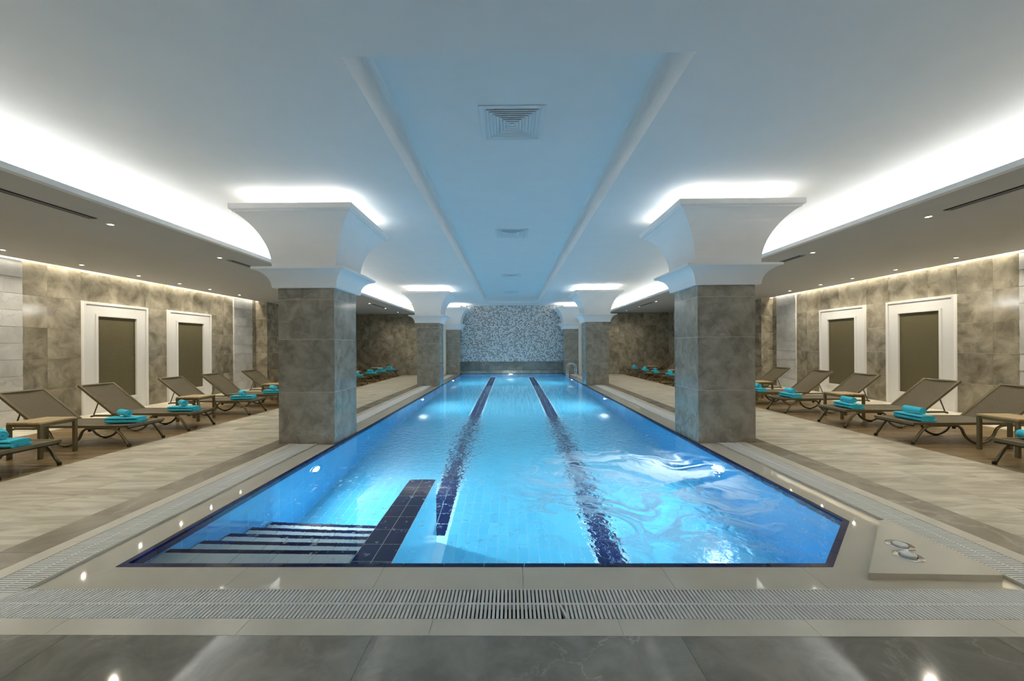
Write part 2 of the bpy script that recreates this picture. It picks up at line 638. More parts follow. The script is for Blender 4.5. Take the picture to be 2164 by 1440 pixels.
# cream border of the near drain channel
for i in range(7):
    w = 2 * CR1 / 7
    lay('border_slab', 'cream_stone', XC - CR1 + i * w, XC - CR1 + (i + 1) * w, 2.064, 2.194)
for s in (-1, 1):
    y = 2.064
    i = 0
    while y < ENDW + 1.0:                      # cream border beside the side channel
        y2 = min(y + 1.0, ENDW + 1.05)
        if y >= 2.19 or True:
            a, b = span(s, GR1, CR1)
            lay('border_slab', 'cream_stone', a, b, max(y, 2.194), y2)
        y = y2
    y = BACK
    while y < ENDW:                            # grey marble strip
        y2 = min(y + 0.65, ENDW)
        a, b = span(s, CR1, ST1)
        lay('strip_tile', 'marble_strip', a, b, y, y2)
        y = y2
    row = 0
    y = BACK
    while y < ENDW:                            # veined travertine walkway
        y2 = min(y + 0.99, ENDW)
        for k in range(3):
            a, b = span(s, ST1 + k * (TR1 - ST1) / 3, ST1 + (k + 1) * (TR1 - ST1) / 3)
            lay('walkway_tile', 'travertine', a, b, y, y2)
        y = y2
        row += 1
    row = 0
    y = 0.0
    while y < ENDW:                            # wood planks under the loungers
        y2 = min(y + 0.215, ENDW)
        cuts = (TR1, 6.9, WO1) if row % 2 else (TR1, 7.6, WO1)
        for c0, c1 in zip(cuts, cuts[1:]):
            a, b = span(s, c0, c1)
            lay('plank', 'wood_plank', a, b, y, y2)
        y = y2
        row += 1
    y = BACK
    while y < ENDW:                            # travertine strip along the wall
        y2 = min(y + 1.3, ENDW)
        a, b = span(s, WO1, WALL)
        lay('walkway_tile', 'travertine', a, b, y, y2)
        if y2 <= 0.01:
            a, b = span(s, TR1, WO1)
            lay('walkway_tile', 'travertine', a, b, y, min(y2, 0))
        y = y2

# ------------------------------------------------------------------ pool basin
OUT = [(-PW, PY0), (PW - CH, PY0), (PW, PY0 + CH), (PW, PY1), (-PW, PY1)]     # outline, seen from above
ol = [(XC + x, y) for x, y in OUT]
n = len(ol)
V = [(x, y, COPE_Z - 0.012) for x, y in ol] + [(x, y, POOL_D - 0.0018) for x, y in ol]
F = [tuple(range(n, 2 * n))] + [(i, (i + 1) % n, n + (i + 1) % n, n + i) for i in range(n)]
pool = mesh('swimming_pool', V, F, 'grout_pool')
tag(pool, 'long blue tiled swimming pool with two navy lane lines', 'swimming pool')

# floor tiles, the nearest as pieces
TX, TY = 0.125, 0.25
near, rest = [], []
nx = int(2 * PW / TX) + 1
y = PY0
while y < PY1:
    for i in range(nx):
        x0 = -PW + i * 2 * PW / nx
        x1 = x0 + 2 * PW / nx
        xm = (x0 + x1) / 2
        if abs(abs(xm) - 1.05) < 0.16:
            continue
        if xm < -0.99 and y < 4.85:
            continue
        if xm > PW - CH - .2 and y < PY0 + CH:
            continue
        b = ((XC + x0 + .0025, y + .0025, POOL_D - .02), (XC + x1 - .0025, min(y + TY, PY1) - .0025, POOL_D))
        (near if 4.3 < y and len(near) < 290 else rest).append(b)
    y += TY
for lo, hi in near:
    piece('floor_tile', 'tile_blue', lo, hi, pool)
boxes('floor_tiling', 'tile_blue', rest, pool, 'stuff')
# lane lines: two rows of navy tiles each
rest = []
for s, ys in ((-1, 4.95), (1, 4.2)):
    y = ys
    while y < 21.9:
        for k in (-1, 0):
            lo = (XC + s * 1.05 + k * .15 + .004, y + .004, POOL_D - .018)
            hi = (XC + s * 1.05 + k * .15 + .146, y + TY - .004, POOL_D + .001)
            if y < 14:
                piece('lane_tile', 'tile_navy', lo, hi, pool)
            else:
                rest.append((lo, hi))
        y += TY
boxes('lane_tiling', 'tile_navy', rest, pool, 'stuff')
# wall tiles
rest = []
for s in (-1, 1):
    y = PY0 + (CH if s > 0 else 0)
    while y < PY1:
        y2 = min(y + 0.28, PY1)
        for r in range(5):
            z1 = -0.17 - r * 0.35
            a, b = span(s, PW - 0.002, PW)
            lo, hi = (a, y + .003, z1 - .344), (b, y2 - .003, z1)
            if y < 8.2 and r < 4:
                piece('wall_tile', 'tile_blue_wall', lo, hi, pool)
            else:
                rest.append((lo, hi))
        y = y2
x = -PW
while x < PW:
    for r in range(5):
        z1 = -0.17 - r * 0.35
        rest.append(((XC + x + .003, PY1 - .002, z1 - .344), (XC + min(x + .28, PW) - .003, PY1 + .01, z1)))
        rest.append(((XC + x + .003, PY0 - .01, z1 - .344), (XC + min(x + .28, PW - CH) - .003, PY0 + .002, z1))) if x < PW - CH else None
    x += .28
boxes('wall_tiling', 'tile_blue_wall', rest, pool, 'stuff')
# navy waterline tiles around the rim
NZ0, NZ1, NT = -0.168, -0.016, 0.045
for s in (-1, 1):
    y = PY0 + (CH if s > 0 else 0)
    while y < PY1 - .05:
        y2 = min(y + 0.28, PY1)
        a, b = span(s, PW - NT, PW)
        piece('waterline_tile', 'tile_navy', (a, y + .002, NZ0), (b, y2 - .002, NZ1), pool)
        y = y2
x = -PW + NT
while x < PW - .05:
    x2 = min(x + .28, PW - NT)
    piece('waterline_tile', 'tile_navy', (XC + x + .002, PY1 - NT, NZ0), (XC + x2 - .002, PY1, NZ1), pool)
    if x < PW - CH - .05:
        x3 = min(x2, PW - CH)
        piece('waterline_tile', 'tile_navy', (XC + x + .002, PY0, NZ0), (XC + x3 - .002, PY0 + NT, NZ1), pool)
    x = x2
dl = CH * math.sqrt(2)
for i in range(4):
    t = (i + .5) / 4
    cx_, cy_ = XC + PW - CH + t * CH - .016, PY0 + t * CH + .016
    o = piece('waterline_tile', 'tile_navy', (cx_ - dl / 8 + .002, cy_ - NT / 2, NZ0), (cx_ + dl / 8 - .002, cy_ + NT / 2, NZ1), pool, (0, 0, PI / 4))
    for r in range(5):
        z1 = -0.17 - r * 0.35
        piece('wall_tile', 'tile_blue_wall', (cx_ - dl / 8 + .002, cy_ - NT / 2, z1 - .344), (cx_ + dl / 8 - .002, cy_ + .004, z1), pool, (0, 0, PI / 4))

# entry steps in the near left corner
SW0, SW1, SWY = -1.305, -0.987, 4.83            # low wall beside the steps
steps = boxes('steps', 'tile_tread', [((XC - PW + .01, PY0 + .01 + (0 if k == 0 else .43 + .34 * (k - 1) - .01), POOL_D),
                                       (XC + SW0, PY0 + .43 + .34 * k, WATER_Z - .25 - .257 * k)) for k in range(5)], pool)
for k in range(5):
    z = WATER_Z - .23 - .257 * k
    ye = PY0 + .43 + .34 * k
    y0 = PY0 + NT if k == 0 else ye - .34
    xs = [-PW + .01 + i * (SW0 + PW - .01) / 5 for i in range(6)]
    for a, b in zip(xs, xs[1:]):
        piece('tread_tile', 'tile_tread', (XC + a + .003, y0 + .003, z - .02), (XC + b - .003, ye - .052, z), steps)
        piece('nosing_tile', 'tile_navy', (XC + a + .003, ye - .048, z - .02), (XC + b - .003, ye + .004, z + .002), steps)
wz = WATER_Z - .25
lw = boxes('step_wall', 'tile_blue', [((XC + SW0, PY0 + .01, POOL_D), (XC + SW1, SWY, wz - .012))], pool)
piece('capping_bed', 'tile_tread', (XC + SW0, PY0 + .02, wz - .012), (XC + SW1, SWY, wz - .0015), lw)
for i in range(8):
    for j in range(2):
        w = (SW1 - SW0) / 2
        ln = (SWY - PY0 - NT) / 8
        piece('capping_tile', 'tile_navy', (XC + SW0 + j * w + .003, PY0 + NT + i * ln + .003, wz - .014),
              (XC + SW0 + (j + 1) * w - .003, PY0 + NT + (i + 1) * ln - .003, wz), lw)

# water
ins = [(XC + x * (1 - .02 / PW), y + (.02 if i < 2 else (.02 if i == 2 else -.02))) for i, (x, y) in enumerate(OUT)]
water = mesh('water', [(x, y, WATER_Z) for x, y in ins], [tuple(range(n))], 'water')
tag(water, 'clear rippling pool water with white foam at the near right', 'water', None, 'stuff')

# ------------------------------------------------------------------ coping around the pool
cop = empty('coping', (0, 0, 0), 'wet cream stone coping framing the pool', 'coping', None, 'structure')


def ring_piece(name, pts, z0, z1, mat, parent):
    k = len(pts)
    v = [(x, y, z0) for x, y in pts] + [(x, y, z1) for x, y in pts]
    f = [tuple(range(k - 1, -1, -1)), tuple(range(k, 2 * k))] + [(i, (i + 1) % k, k + (i + 1) % k, k + i) for i in range(k)]
    return mesh(name, v, f, mat, parent)


CY0 = 2.466
# front run, mitred at both corners
xs = [-GR0, -1.9, -.95, 0, .95, 1.9, GR0]
for i in range(6):
    a, b = XC + xs[i] + G, XC + xs[i + 1] - G
    pts = [(a, CY0), (b, CY0), (b, PY0), (a, PY0)]
    if i == 0:
        pts = [(XC - GR0, CY0), (b, CY0), (b, PY0), (XC - PW, PY0)]
    if i == 5:
        pts = [(a, CY0), (XC + GR0, CY0), (XC + GR0, PY0 + CH), (XC + PW, PY0 + CH), (XC + PW - CH, PY0), (a, PY0)]
    ring_piece('coping_slab', pts, -0.05, COPE_Z, 'cream_wet', cop)
for s in (-1, 1):
    y = PY0 + (CH if s > 0 else 0)
    first = s < 0
    while y < PY1:
        y2 = min(y + 0.95, PY1)
        a, b = X(s, PW), X(s, GR0)
        pts = [(a, y + G), (b, y + G if not first else CY0), (b, y2 - G), (a, y2 - G)]
        if s < 0:
            pts = pts[::-1]
        ring_piece('coping_slab', pts, -0.05, COPE_Z, 'cream_wet', cop)
        first = False
        y = y2
    # thin upstand between coping and drain
    a, b = span(s, GR0 - .006, GR0 + .012)
    piece('upstand', 'cream_stone', (a, CY0 - .01, -.06), (b, PY1, 0.002), cop)
piece('upstand', 'cream_stone', (XC - GR0, CY0 - .01, -.06), (XC + GR0, CY0 + .002, -.001), cop)
boxes('mortar_bed', 'grout_light', [((XC - GR0, CY0, -.5), (XC - PW - .001, PY1 + .1, -.05)), ((XC + PW + .001, CY0, -.5), (XC + GR0, PY1 + .1, -.05)),
                                   ((XC - PW, CY0, -.5), (XC + PW, PY0 - .001, -.05))], cop)

# raised corner slab with the two jet buttons
pl = [(XC + 2.235, 2.60), (XC + 3.06, 2.575), (XC + 3.095, 2.62), (XC + 3.095, 3.40), (XC + 3.02, 3.38)]
plinth = ring_piece('corner_slab', pl, COPE_Z, 0.022, 'cream_stone', None)
tag(plinth, 'raised triangular cream slab in the cut corner of the pool edge', 'slab')
for i, (bx, by, bz, lab) in enumerate(((2.69, 2.805, .028, 'white push button in a steel ring, the raised one nearer the grating'),
                                       (2.78, 2.955, .020, 'white push button in a steel ring, the flush one nearer the water'))):
    e = empty('push_button', (XC + bx, by, 0.022), lab, 'button', 'jet buttons on the corner slab')
    lathe('ring', [(.084, 0), (.084, .004), (.076, .007), (.050, .004), (.050, 0)], 'chrome', e, 28)
    lathe('cap', [(.044, .001), (.045, bz - .014), (.041, bz - .006), (.025, bz - .002)], 'button_white', e, 28)

# ------------------------------------------------------------------ drain gratings
PITCH = 0.0232
ft = empty('drain_grating', (0, 0, 0), 'white slatted drain grating running across the front of the pool', 'grating', 'pool overflow gratings')
boxes('channel', 'channel_dark', [((XC - GR0 - .012, 2.196, -.5), (XC + GR0 + .012, CY0 - .01, -.12))], ft)
x = -3.13
i = 0
while x < 3.11:
    rot = (0, 0, 0.22) if i == 144 else None
    dx = .004 if i == 144 else 0
    if rot:
        piece('slat', 'grating_white', (XC + x + dx, 2.20, -.03), (XC + x + dx + .0125, 2.325, -.002), ft, rot)
        piece('slat', 'grating_white', (XC + x + dx, 2.325, -.03), (XC + x + dx + .0125, 2.462, -.002), ft)
    else:
        piece('slat', 'grating_white', (XC + x, 2.197, -.03), (XC + x + .0142, 2.462, -.001), ft)
    x += PITCH
    i += 1
for yy in (2.325,):
    piece('rib', 'grating_white', (XC - GR1 + .28, yy - .008, -.03), (XC + GR1 - .28, yy + .008, -.0015), ft)
for s in (-1, 1):
    e = empty('drain_grating', (0, 0, 0), 'white slatted drain grating along the %s side of the pool' % SIDE[s], 'grating', 'pool overflow gratings')
    a, b = span(s, GR0 + .012, GR1)
    boxes('channel', 'channel_dark', [((a, 2.197, -.5), (b, PY1, -.12))], e)
    lst = []
    y = 2.43
    while y < COLY[2] - COLH - .02:
        if not any(abs(y - c) < COLH + .015 for c in COLY):
            lst.append(((a + .004, y, -.03), (b - .004, y + .0145, -.001)))
        y += PITCH
    boxes('slats', 'grating_white', lst, e, 'stuff')
    m_ = (a + b) / 2
    cuts = [2.2, COLY[0] - COLH, COLY[0] + COLH, COLY[1] - COLH, COLY[1] + COLH, COLY[2] - COLH]
    for y0, y1 in zip(cuts[::2], cuts[1::2]):
        piece('rib', 'grating_white', (m_ - .008, y0, -.03), (m_ + .008, y1, -.0015), e)
    piece('corner_plate', 'grating_white', (a + .004, 2.20, -.03), (b - .004, 2.425, -.001), e)

# ------------------------------------------------------------------ columns
def cavetto(h0, z0, h1, z1, amax, k=14):
    pts = []
    for i in range(k + 1):
        a = math.radians(amax) * i / k
        pts.append((h0 + (h1 - h0) * (1 - math.cos(a)) / (1 - math.cos(math.radians(amax))),
                    z0 + (z1 - z0) * math.sin(a) / math.sin(math.radians(amax))))
    return pts


def square_loft(name, prof, mat, parent, cx_, cy_, ymax=1e9, caps=(True, True)):
    V, F = [], []
    for h, z in prof:
        for sx, sy in ((-1, -1), (1, -1), (1, 1), (-1, 1)):
            V.append((cx_ + sx * h, min(cy_ + sy * h, ymax), z))
    for i in range(len(prof) - 1):
        for k in range(4):
            k2 = (k + 1) % 4
            F.append((i * 4 + k, i * 4 + k2, (i + 1) * 4 + k2, (i + 1) * 4 + k))
    if caps[0]:
        F.append((3, 2, 1, 0))
    if caps[1]:
        q = (len(prof) - 1) * 4
        F.append((q, q + 1, q + 2, q + 3))
    return mesh(name, V, F, mat, parent)


PLACE = ['nearest the camera', 'halfway along the pool', 'against the far mosaic wall']
for s in (-1, 1):
    for ci, yc in enumerate(COLY):
        xc = X(s, COLX)
        c = empty('column', (xc, yc, 0), 'marble clad square column with flared white capital, %s side, %s' % (SIDE[s], PLACE[ci]),
                  'column', 'columns along the pool', 'structure')
        h = COLH
        ymax = PY1 - .012 - yc
        core = boxes('core', 'grout_grey', [((-h + .003, -h + .003, -.0155), (h - .003, h - .003, 2.44))], c)
        zs = (0, .805, 1.63, 2.255, 2.435)
        for z0, z1 in zip(zs, zs[1:]):
            g = .0015
            z1 -= g
            z0 += g if z0 else -.0155
            piece('cladding_tile', 'marble_column', (-h, -h, z0), (h, -h + .02, z1), c)
            piece('cladding_tile', 'marble_column', (-h, h - .02, z0), (h, h, z1), c)
            piece('cladding_tile', 'marble_column', (-h, -h + .021, z0), (-h + .02, h - .021, z1), c)
            piece('cladding_tile', 'marble_column', (h - .02, -h + .021, z0), (h, h - .021, z1), c)
        cap = square_loft('capital', [(.50, 2.73)] + cavetto(.50, 2.735, .90, 3.535, 66)[1:] + [(.90, 3.61), (.865, 3.61), (.865, 3.50), (.40, 3.50)],
                          'plaster_white', c, 0, 0, ymax)
        square_loft('lower_moulding', [(.44, 2.435), (.50, 2.435)] + cavetto(.505, 2.45, .705, 2.695, 82)[1:] + [(.705, 2.73), (.49, 2.73)],
                    'plaster_white', c, 0, 0, ymax)
        boxes('neck', 'plaster_white', [((-.38, -.38, 3.40), (.38, .38, CEIL))], c)
        # LED strips lying in the open top of the capital
        for dx, dy in ((1, 0), (-1, 0), (0, 1), (0, -1)):
            if ci == 2 and dy == 1:
                continue
            ln = 1.66 if not (ci == 2 and dx) else 1.0
            area('capital_led', (xc + dx * .57, yc + dy * .57 - (.2 if ci == 2 and dx else 0), 3.57), (-dx * .1, -dy * .1, 1), ln - .2, .04, CAP_W, COVE_C,
                 xdir=(0, 1, 0) if dx else (1, 0, 0))

# ------------------------------------------------------------------ ceiling
V, F = [], []


def quad(*pts):
    i = len(V)
    V.extend(pts)
    F.append((i, i + 1, i + 2, i + 3))


CW, CFY0, CFY1 = 1.405, 3.16, 21.0
x0, x1 = XC - CW, XC + CW
xl, xr = XC - 5.55, XC + 5.55
yb, yf = BACK, PY1
quad((xl, yb, CEIL), (xl, yf, CEIL), (x0, yf, CEIL), (x0, yb, CEIL))
quad((x1, yb, CEIL), (x1, yf, CEIL), (xr, yf, CEIL), (xr, yb, CEIL))
quad((x0, yb, CEIL), (x0, CFY0, CEIL), (x1, CFY0, CEIL), (x1, yb, CEIL))
quad((x0, CFY1, CEIL), (x0, yf, CEIL), (x1, yf, CEIL), (x1, CFY1, CEIL))
# coffer: sides lean inwards a little with a small rounded foot
prof = [(0, 0), (.0, .20), (.004, .28), (.014, .33), (.035, .365), (.07, COFF - CEIL)]
for (a, za), (b, zb) in zip(prof, prof[1:]):
    quad((x0 + a, CFY0 + a, CEIL + za), (x0 + a, CFY1 - a, CEIL + za), (x0 + b, CFY1 - b, CEIL + zb), (x0 + b, CFY0 + b, CEIL + zb))
    quad((x1 - a, CFY1 - a, CEIL + za), (x1 - a, CFY0 + a, CEIL + za), (x1 - b, CFY0 + b, CEIL + zb), (x1 - b, CFY1 - b, CEIL + zb))
    quad((x0 + a, CFY1 - a, CEIL + za), (x1 - a, CFY1 - a, CEIL + za), (x1 - b, CFY1 - b, CEIL + zb), (x0 + b, CFY1 - b, CEIL + zb))
    quad((x1 - a, CFY0 + a, CEIL + za), (x0 + a, CFY0 + a, CEIL + za), (x0 + b, CFY0 + b, CEIL + zb), (x1 - b, CFY0 + b, CEIL + zb))
b = .07
quad((x0 + b, CFY0 + b, COFF), (x0 + b, CFY1 - b, COFF), (x1 - b, CFY1 - b, COFF), (x1 - b, CFY0 + b, COFF))
# curved cove running down behind the side ceilings
for s in (-1, 1):
    pr = [(5.55 + .48 * math.sin(PI / 2 * i / 10), CEIL - .48 * (1 - math.cos(PI / 2 * i / 10))) for i in range(11)] + [(6.03, SOFF + .05)]
    for (a, za), (b, zb) in zip(pr, pr[1:]):
        quad((X(s, a), yb, za), (X(s, b), yb, zb), (X(s, b), yf, zb), (X(s, a), yf, za))
ceil = mesh('ceiling', V, F, 'plaster_white')
tag(ceil, 'white plaster ceiling with a long recessed coffer above the pool', None, None, 'structure')

for s in (-1, 1):
    a, b = span(s, 5.03, 9.665)
    lip = span(s, 5.015, 5.10)
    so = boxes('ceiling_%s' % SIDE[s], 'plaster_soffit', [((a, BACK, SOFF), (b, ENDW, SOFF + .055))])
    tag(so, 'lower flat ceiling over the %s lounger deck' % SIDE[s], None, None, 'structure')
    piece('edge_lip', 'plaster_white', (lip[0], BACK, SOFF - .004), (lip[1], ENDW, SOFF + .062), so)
    # lid over the light slot along the wall
    a, b = span(s, 9.60, WALL + .1)
    piece('slot_cover', 'plaster_white', (a, BACK, 3.5), (b, 15.05, 3.55), so)

# ------------------------------------------------------------------ walls
def wall_plane(name, boxes_, label):
    w = boxes(name, 'grout_grey', boxes_)
    return tag(w, label, None, None, 'structure')


def tile_run(parent, s, ys, zs, name='tile', mat='marble_wall', face=WALL, th=.003):
    for y0, y1 in zip(ys, ys[1:]):
        for z0, z1 in zip(zs, zs[1:]):
            a, b = span(s, face - th, face + .004)
            piece(name, mat, (a, y0 + G, z0 + G), (b, y1 - G, z1 - G), parent)


ROWS = [0, .65, 1.3, 1.95, 2.6, 3.25, 3.5]
for s in (-1, 1):
    out = span(s, WALL, WALL + .25)
    out2 = span(s, 9.33, WALL + .25)
    out3 = span(s, 8.36, WALL + .25)
    w = wall_plane('wall_%s' % SIDE[s], [((out[0], BACK, -.1), (out[1], 15.05, 3.9)), ((out2[0], 15.05, -.1), (out2[1], 18.2, 3.9)),
                                        ((out3[0], 18.2, -.1), (out3[1], ENDW + .3, 3.9))],
                   'polished grey brown marble tiled wall behind the %s loungers' % SIDE[s])
    ys = [6.8 - .65 * k for k in range(19)][::-1]
    tile_run(w, s, ys, ROWS)
    tile_run(w, s, [7.79, 8.24, 8.89], ROWS)
    tile_run(w, s, [8.89, 9.51, 9.83, 10.49], ROWS[4:])
    tile_run(w, s, [10.49, 11.13], ROWS)
    tile_run(w, s, [11.13, 11.73, 12.06, 12.73], ROWS[4:])
    tile_run(w, s, [12.73, 13.35, 13.82], ROWS)
    tile_run(w, s, [14.81, 15.05], ROWS)
    tile_run(w, s, [15.04, 15.65, 16.3, 16.95, 17.6, 18.2], ROWS[:-1], face=9.33)
    tile_run(w, s, [18.2, 18.8, 19.45, 20.1, 20.7, 21.3], ROWS[:-1], face=8.36)
    for z0, z1 in zip(ROWS, ROWS[1:-1]):                  # return of the wall facing the camera
        a, b = span(s, 9.33, WALL)
        piece('tile', 'marble_wall', (a + G, 15.038, z0 + G), (b - G, 15.052, z1 - G), w)
    # white marble block pilasters
    for y0, y1 in ((6.8, 7.79), (13.82, 14.81)):
        for k in range(11):
            z0, z1 = k * .325, min((k + 1) * .325, 3.5)
            a, b = span(s, WALL - .04, WALL + .01)
            rt = (0, s * random.uniform(-.045, .045), random.uniform(-.006, .006))
            piece('block', 'marble_white', (a, y0 + .003, z0 + .003), (b, y1 - .003, z1 - .003), w, rt)
    # white framed panels
    for pi_, (y0, lab) in enumerate(((8.89, 'nearer'), (11.13, 'farther'))):
        y1 = y0 + 1.6
        e = empty('framed_panel', (X(s, WALL), (y0 + y1) / 2, 0), 'tall dark panel in a wide white moulded frame, the %s one on the %s wall' % (lab, SIDE[s]),
                  'wall panel', 'framed wall panels')
        hw, ht = .8, 2.585

        def bar(nm, ya, yb2, za, zb, d0, d1, m):
            p = sorted((-s * d0, -s * d1))
            return piece(nm, m, (p[0], ya, za), (p[1], yb2, zb), e)
        iw, z0, z1 = .478, .315, 2.27
        bar('dark_panel', -iw, iw, z0, z1, 0, .022, 'panel_fabric')
        bar('stile', -hw, -iw, 0.0, ht, -.004, .05, 'panel_white')
        bar('stile', iw, hw, 0.0, ht, -.004, .05, 'panel_white')
        bar('rail', -iw, iw, z1, ht, -.004, .05, 'panel_white')
        bar('rail', -iw, iw, 0.0, z0, -.004, .05, 'panel_white')
        for (ya, yb2, za, zb) in ((-hw, -hw + .05, 0, ht), (hw - .05, hw, 0, ht), (-hw + .05, hw - .05, ht - .05, ht)):
            bar('outer_bead', ya, yb2, za, zb, .05, .075, 'panel_white')
        q = .05
        for (ya, yb2, za, zb) in ((-iw - q, -iw, z0 - q, z1 + q), (iw, iw + q, z0 - q, z1 + q), (-iw, iw, z1, z1 + q), (-iw, iw, z0 - q, z0)):
            bar('inner_bead', ya, yb2, za, zb, .05, .068, 'panel_white')

    # end wall of the lounger aisle
    a, b = span(s, COLX + .3, 8.36)
    we = wall_plane('wall_end_%s' % SIDE[s], [((a, ENDW + .012, -.1), (b, ENDW + 1.4, CEIL + .05))], 'marble tiled end wall of the %s lounger aisle' % SIDE[s])
    xs = [3.72 + .66 * k for k in range(8)]
    xs[-1] = 8.35
    for ki, (p, q) in enumerate(zip(xs, xs[1:])):
        aa, bb = span(s, p, q)
        rows = (0, 1.3, 2.6, 3.82) if ki % 2 else (0, .65, 1.95, 3.25, 3.82)
        for z0, z1 in zip(rows, rows[1:]):
            piece('tile', 'marble_wall', (aa + G, ENDW, z0 + G), (bb - G, ENDW + .02, z1 - G), we)

# far wall with pebble mosaic above a marble band
fw = wall_plane('wall_far', [((XC - 3.8, PY1 + .012, -.5), (XC + 3.8, PY1 + .4, COFF))], 'far wall of white and black pebble mosaic over a dark marble band')
piece('mosaic', 'pebble_mosaic', (XC - PW - .05, PY1 - .002, .66), (XC + PW + .05, PY1 + .02, CEIL), fw)
for k in range(5):
    w5 = 2 * PW / 5
    piece('band_tile', 'marble_band', (XC - PW + k * w5 + G, PY1 - .03, .17), (XC - PW + (k + 1) * w5 - G, PY1 + .02, .655), fw)
    piece('ledge_tile', 'marble_strip', (XC - PW + k * w5 + G, PY1 - .06, -.012), (XC - PW + (k + 1) * w5 - G, PY1 + .02, .165), fw)
# wall behind the camera
wb = wall_plane('wall_back', [((XC - WALL - .2, BACK - .25, -.1), (XC + WALL + .2, BACK, COFF))], 'marble wall behind the viewer')
k = -WALL
while k < WALL:
    for z0, z1 in ((0, 1.3), (1.3, 2.6), (2.6, 3.82)):
        piece('tile', 'marble_wall', (XC + k + G, BACK - .002, z0 + G), (XC + min(k + 1.3, WALL) - G, BACK + .012, z1 - G), wb)
    k += 1.3

# ------------------------------------------------------------------ ceiling air diffusers, slot grilles, downlights
def diffuser():
    e = empty('air_diffuser', (0, 0, 0), 'x', 'air vent', 'square air diffusers in the coffer')
    square_loft('flange', [(.372, 0), (.372, -.008), (.325, -.012), (.308, 0.0), (.308, .05)], 'diffuser_white', e, 0, 0, caps=(False, False))
    boxes('plenum', 'duct_black', [((-.33, -.33, .0501), (.33, .33, .0505))], e)
    for k in range(7):
        a = .296 - .038 * k
        square_loft('blade', [(a, -.010), (a - .003, -.013), (a - .023, -.007), (a - .020, -.004)], 'diffuser_white', e, 0, 0, caps=(False, False))
    boxes('centre_plate', 'diffuser_white', [((-.022, -.022, -.012), (.022, .022, -.006))], e)
    return e


dif = None
for k, y in enumerate((4.83, 9.50, 15.2, 19.7)):
    if dif is None:
        dif = diffuser()
        o = dif
    else:
        o = copy_tree(dif)
    o.location = (XC - .035, y, COFF - .0005)
    o.scale = (1.03, 1.03, 1.0)
    o['label'] = 'square white louvred air diffuser in the coffer, %s from the front' % ORD[k]


def downlight(loc, label, group):
    e = empty('downlight', loc, label, 'downlight', group)
    lathe('trim_ring', [(.030, .002), (.036, -.006), (.048, -.006), (.050, 0)], 'lamp_ring', e, 20, cap=False)
    lathe('lens', [(.031, -.002), (.0305, -.001)], 'downlight_glow', e, 20)
    d = bpy.data.lights.new('downlight_beam', 'SPOT')
    d.energy = SPOT_W
    d.color = SPOT_C
    d.spot_size = math.radians(150)
    d.spot_blend = 1.0
    d.shadow_soft_size = 0.018
    o = bpy.data.objects.new('downlight_beam', d)
    o.location = (loc[0], loc[1], loc[2] - .02)
    COL.objects.link(o)
    return e


IN_Y = (-3.2, -1.1, 1.1, 3.4, 5.62, 7.75, 9.9, 12.0, 14.0, 16.04, 18.1, 20.1)  # first three are out of view, added to lighten the column fronts
OUT_Y = (-2.1, .5, 3.1, 5.7, 7.0, 8.31, 9.6, 10.8, 11.9, 13.2)  # first three likewise unseen, added for more light from the camera end
for s in (-1, 1):
    for k, y in enumerate(IN_Y):
        downlight((X(s, 5.77), y, SOFF), 'round recessed downlight, %s from the front in the pool-side row of the %s ceiling' % (ORD[k], SIDE[s]),
                  'downlights in the pool-side rows')
    for k, y in enumerate(OUT_Y):
        downlight((X(s, 9.12), y, SOFF), 'round recessed downlight, %s from the front in the wall-side row of the %s ceiling' % (ORD[k], SIDE[s]),
                  'downlights in the wall-side rows')
    for k, (y0, y1) in enumerate(((3.65, 5.36), (7.95, 9.68), (12.2, 13.8), (16.25, 17.9))):
        e = empty('slot_grille', (X(s, 5.74), (y0 + y1) / 2, SOFF), 'narrow black linear slot vent, %s from the front in the %s ceiling' % (ORD[k], SIDE[s]),
                  'slot vent', 'linear slot vents')
        L = (y1 - y0) / 2
        boxes('slot_box', 'duct_black', [((-.056, -L + .01, -.006), (.056, L - .01, -.0005))], e)
        for q in range(2):
            xx = -.023 + q * .036
            piece('slat', 'plaster_soffit', (xx, -L + .01, -.0075), (xx + .010, L - .01, -.001), e)
        for yy in (-L, L - .012):
            piece('end_cap', 'plaster_soffit', (-.056, yy, -.010), (.056, yy + .012, -.001), e)

# ------------------------------------------------------------------ underwater lamps
PLY = (5.52, 12.2, 18.7)
DEPTH = -0.60
spots_ = [(X(s, PW - .008), y, -s, 0, 'round white underwater lamp in the %s pool wall, %s from the front' % (SIDE[s], ORD[k])) for s in (-1, 1) for k, y in enumerate(PLY)]
spots_.append((XC - .08, PY1 - .008, 0, -1, 'round white underwater lamp in the far end wall of the pool'))
for x, y, dx, dy, lab in spots_:
    e = empty('pool_lamp', (x, y, DEPTH if dy == 0 else -.42), lab, 'pool lamp', 'underwater lamps')
    d = Vector((dx, dy, 0))
    e.rotation_euler = d.to_track_quat('Z', 'Y').to_euler()
    lathe('rim', [(.095, 0), (.095, .018), (.080, .026), (.068, .016), (.068, 0)], 'button_white', e, 28, cap=False)
    lathe('lens', [(.070, .008), (.055, .018), (.03, .022)], 'pool_lamp_glow', e, 28)
    area('pool_lamp_beam', (x + dx * .04, y + dy * .04, e.location.z), (dx, dy, .02), .15, .15, POOL_W, POOL_C, 'DISK', xdir=(0, 0, 1))

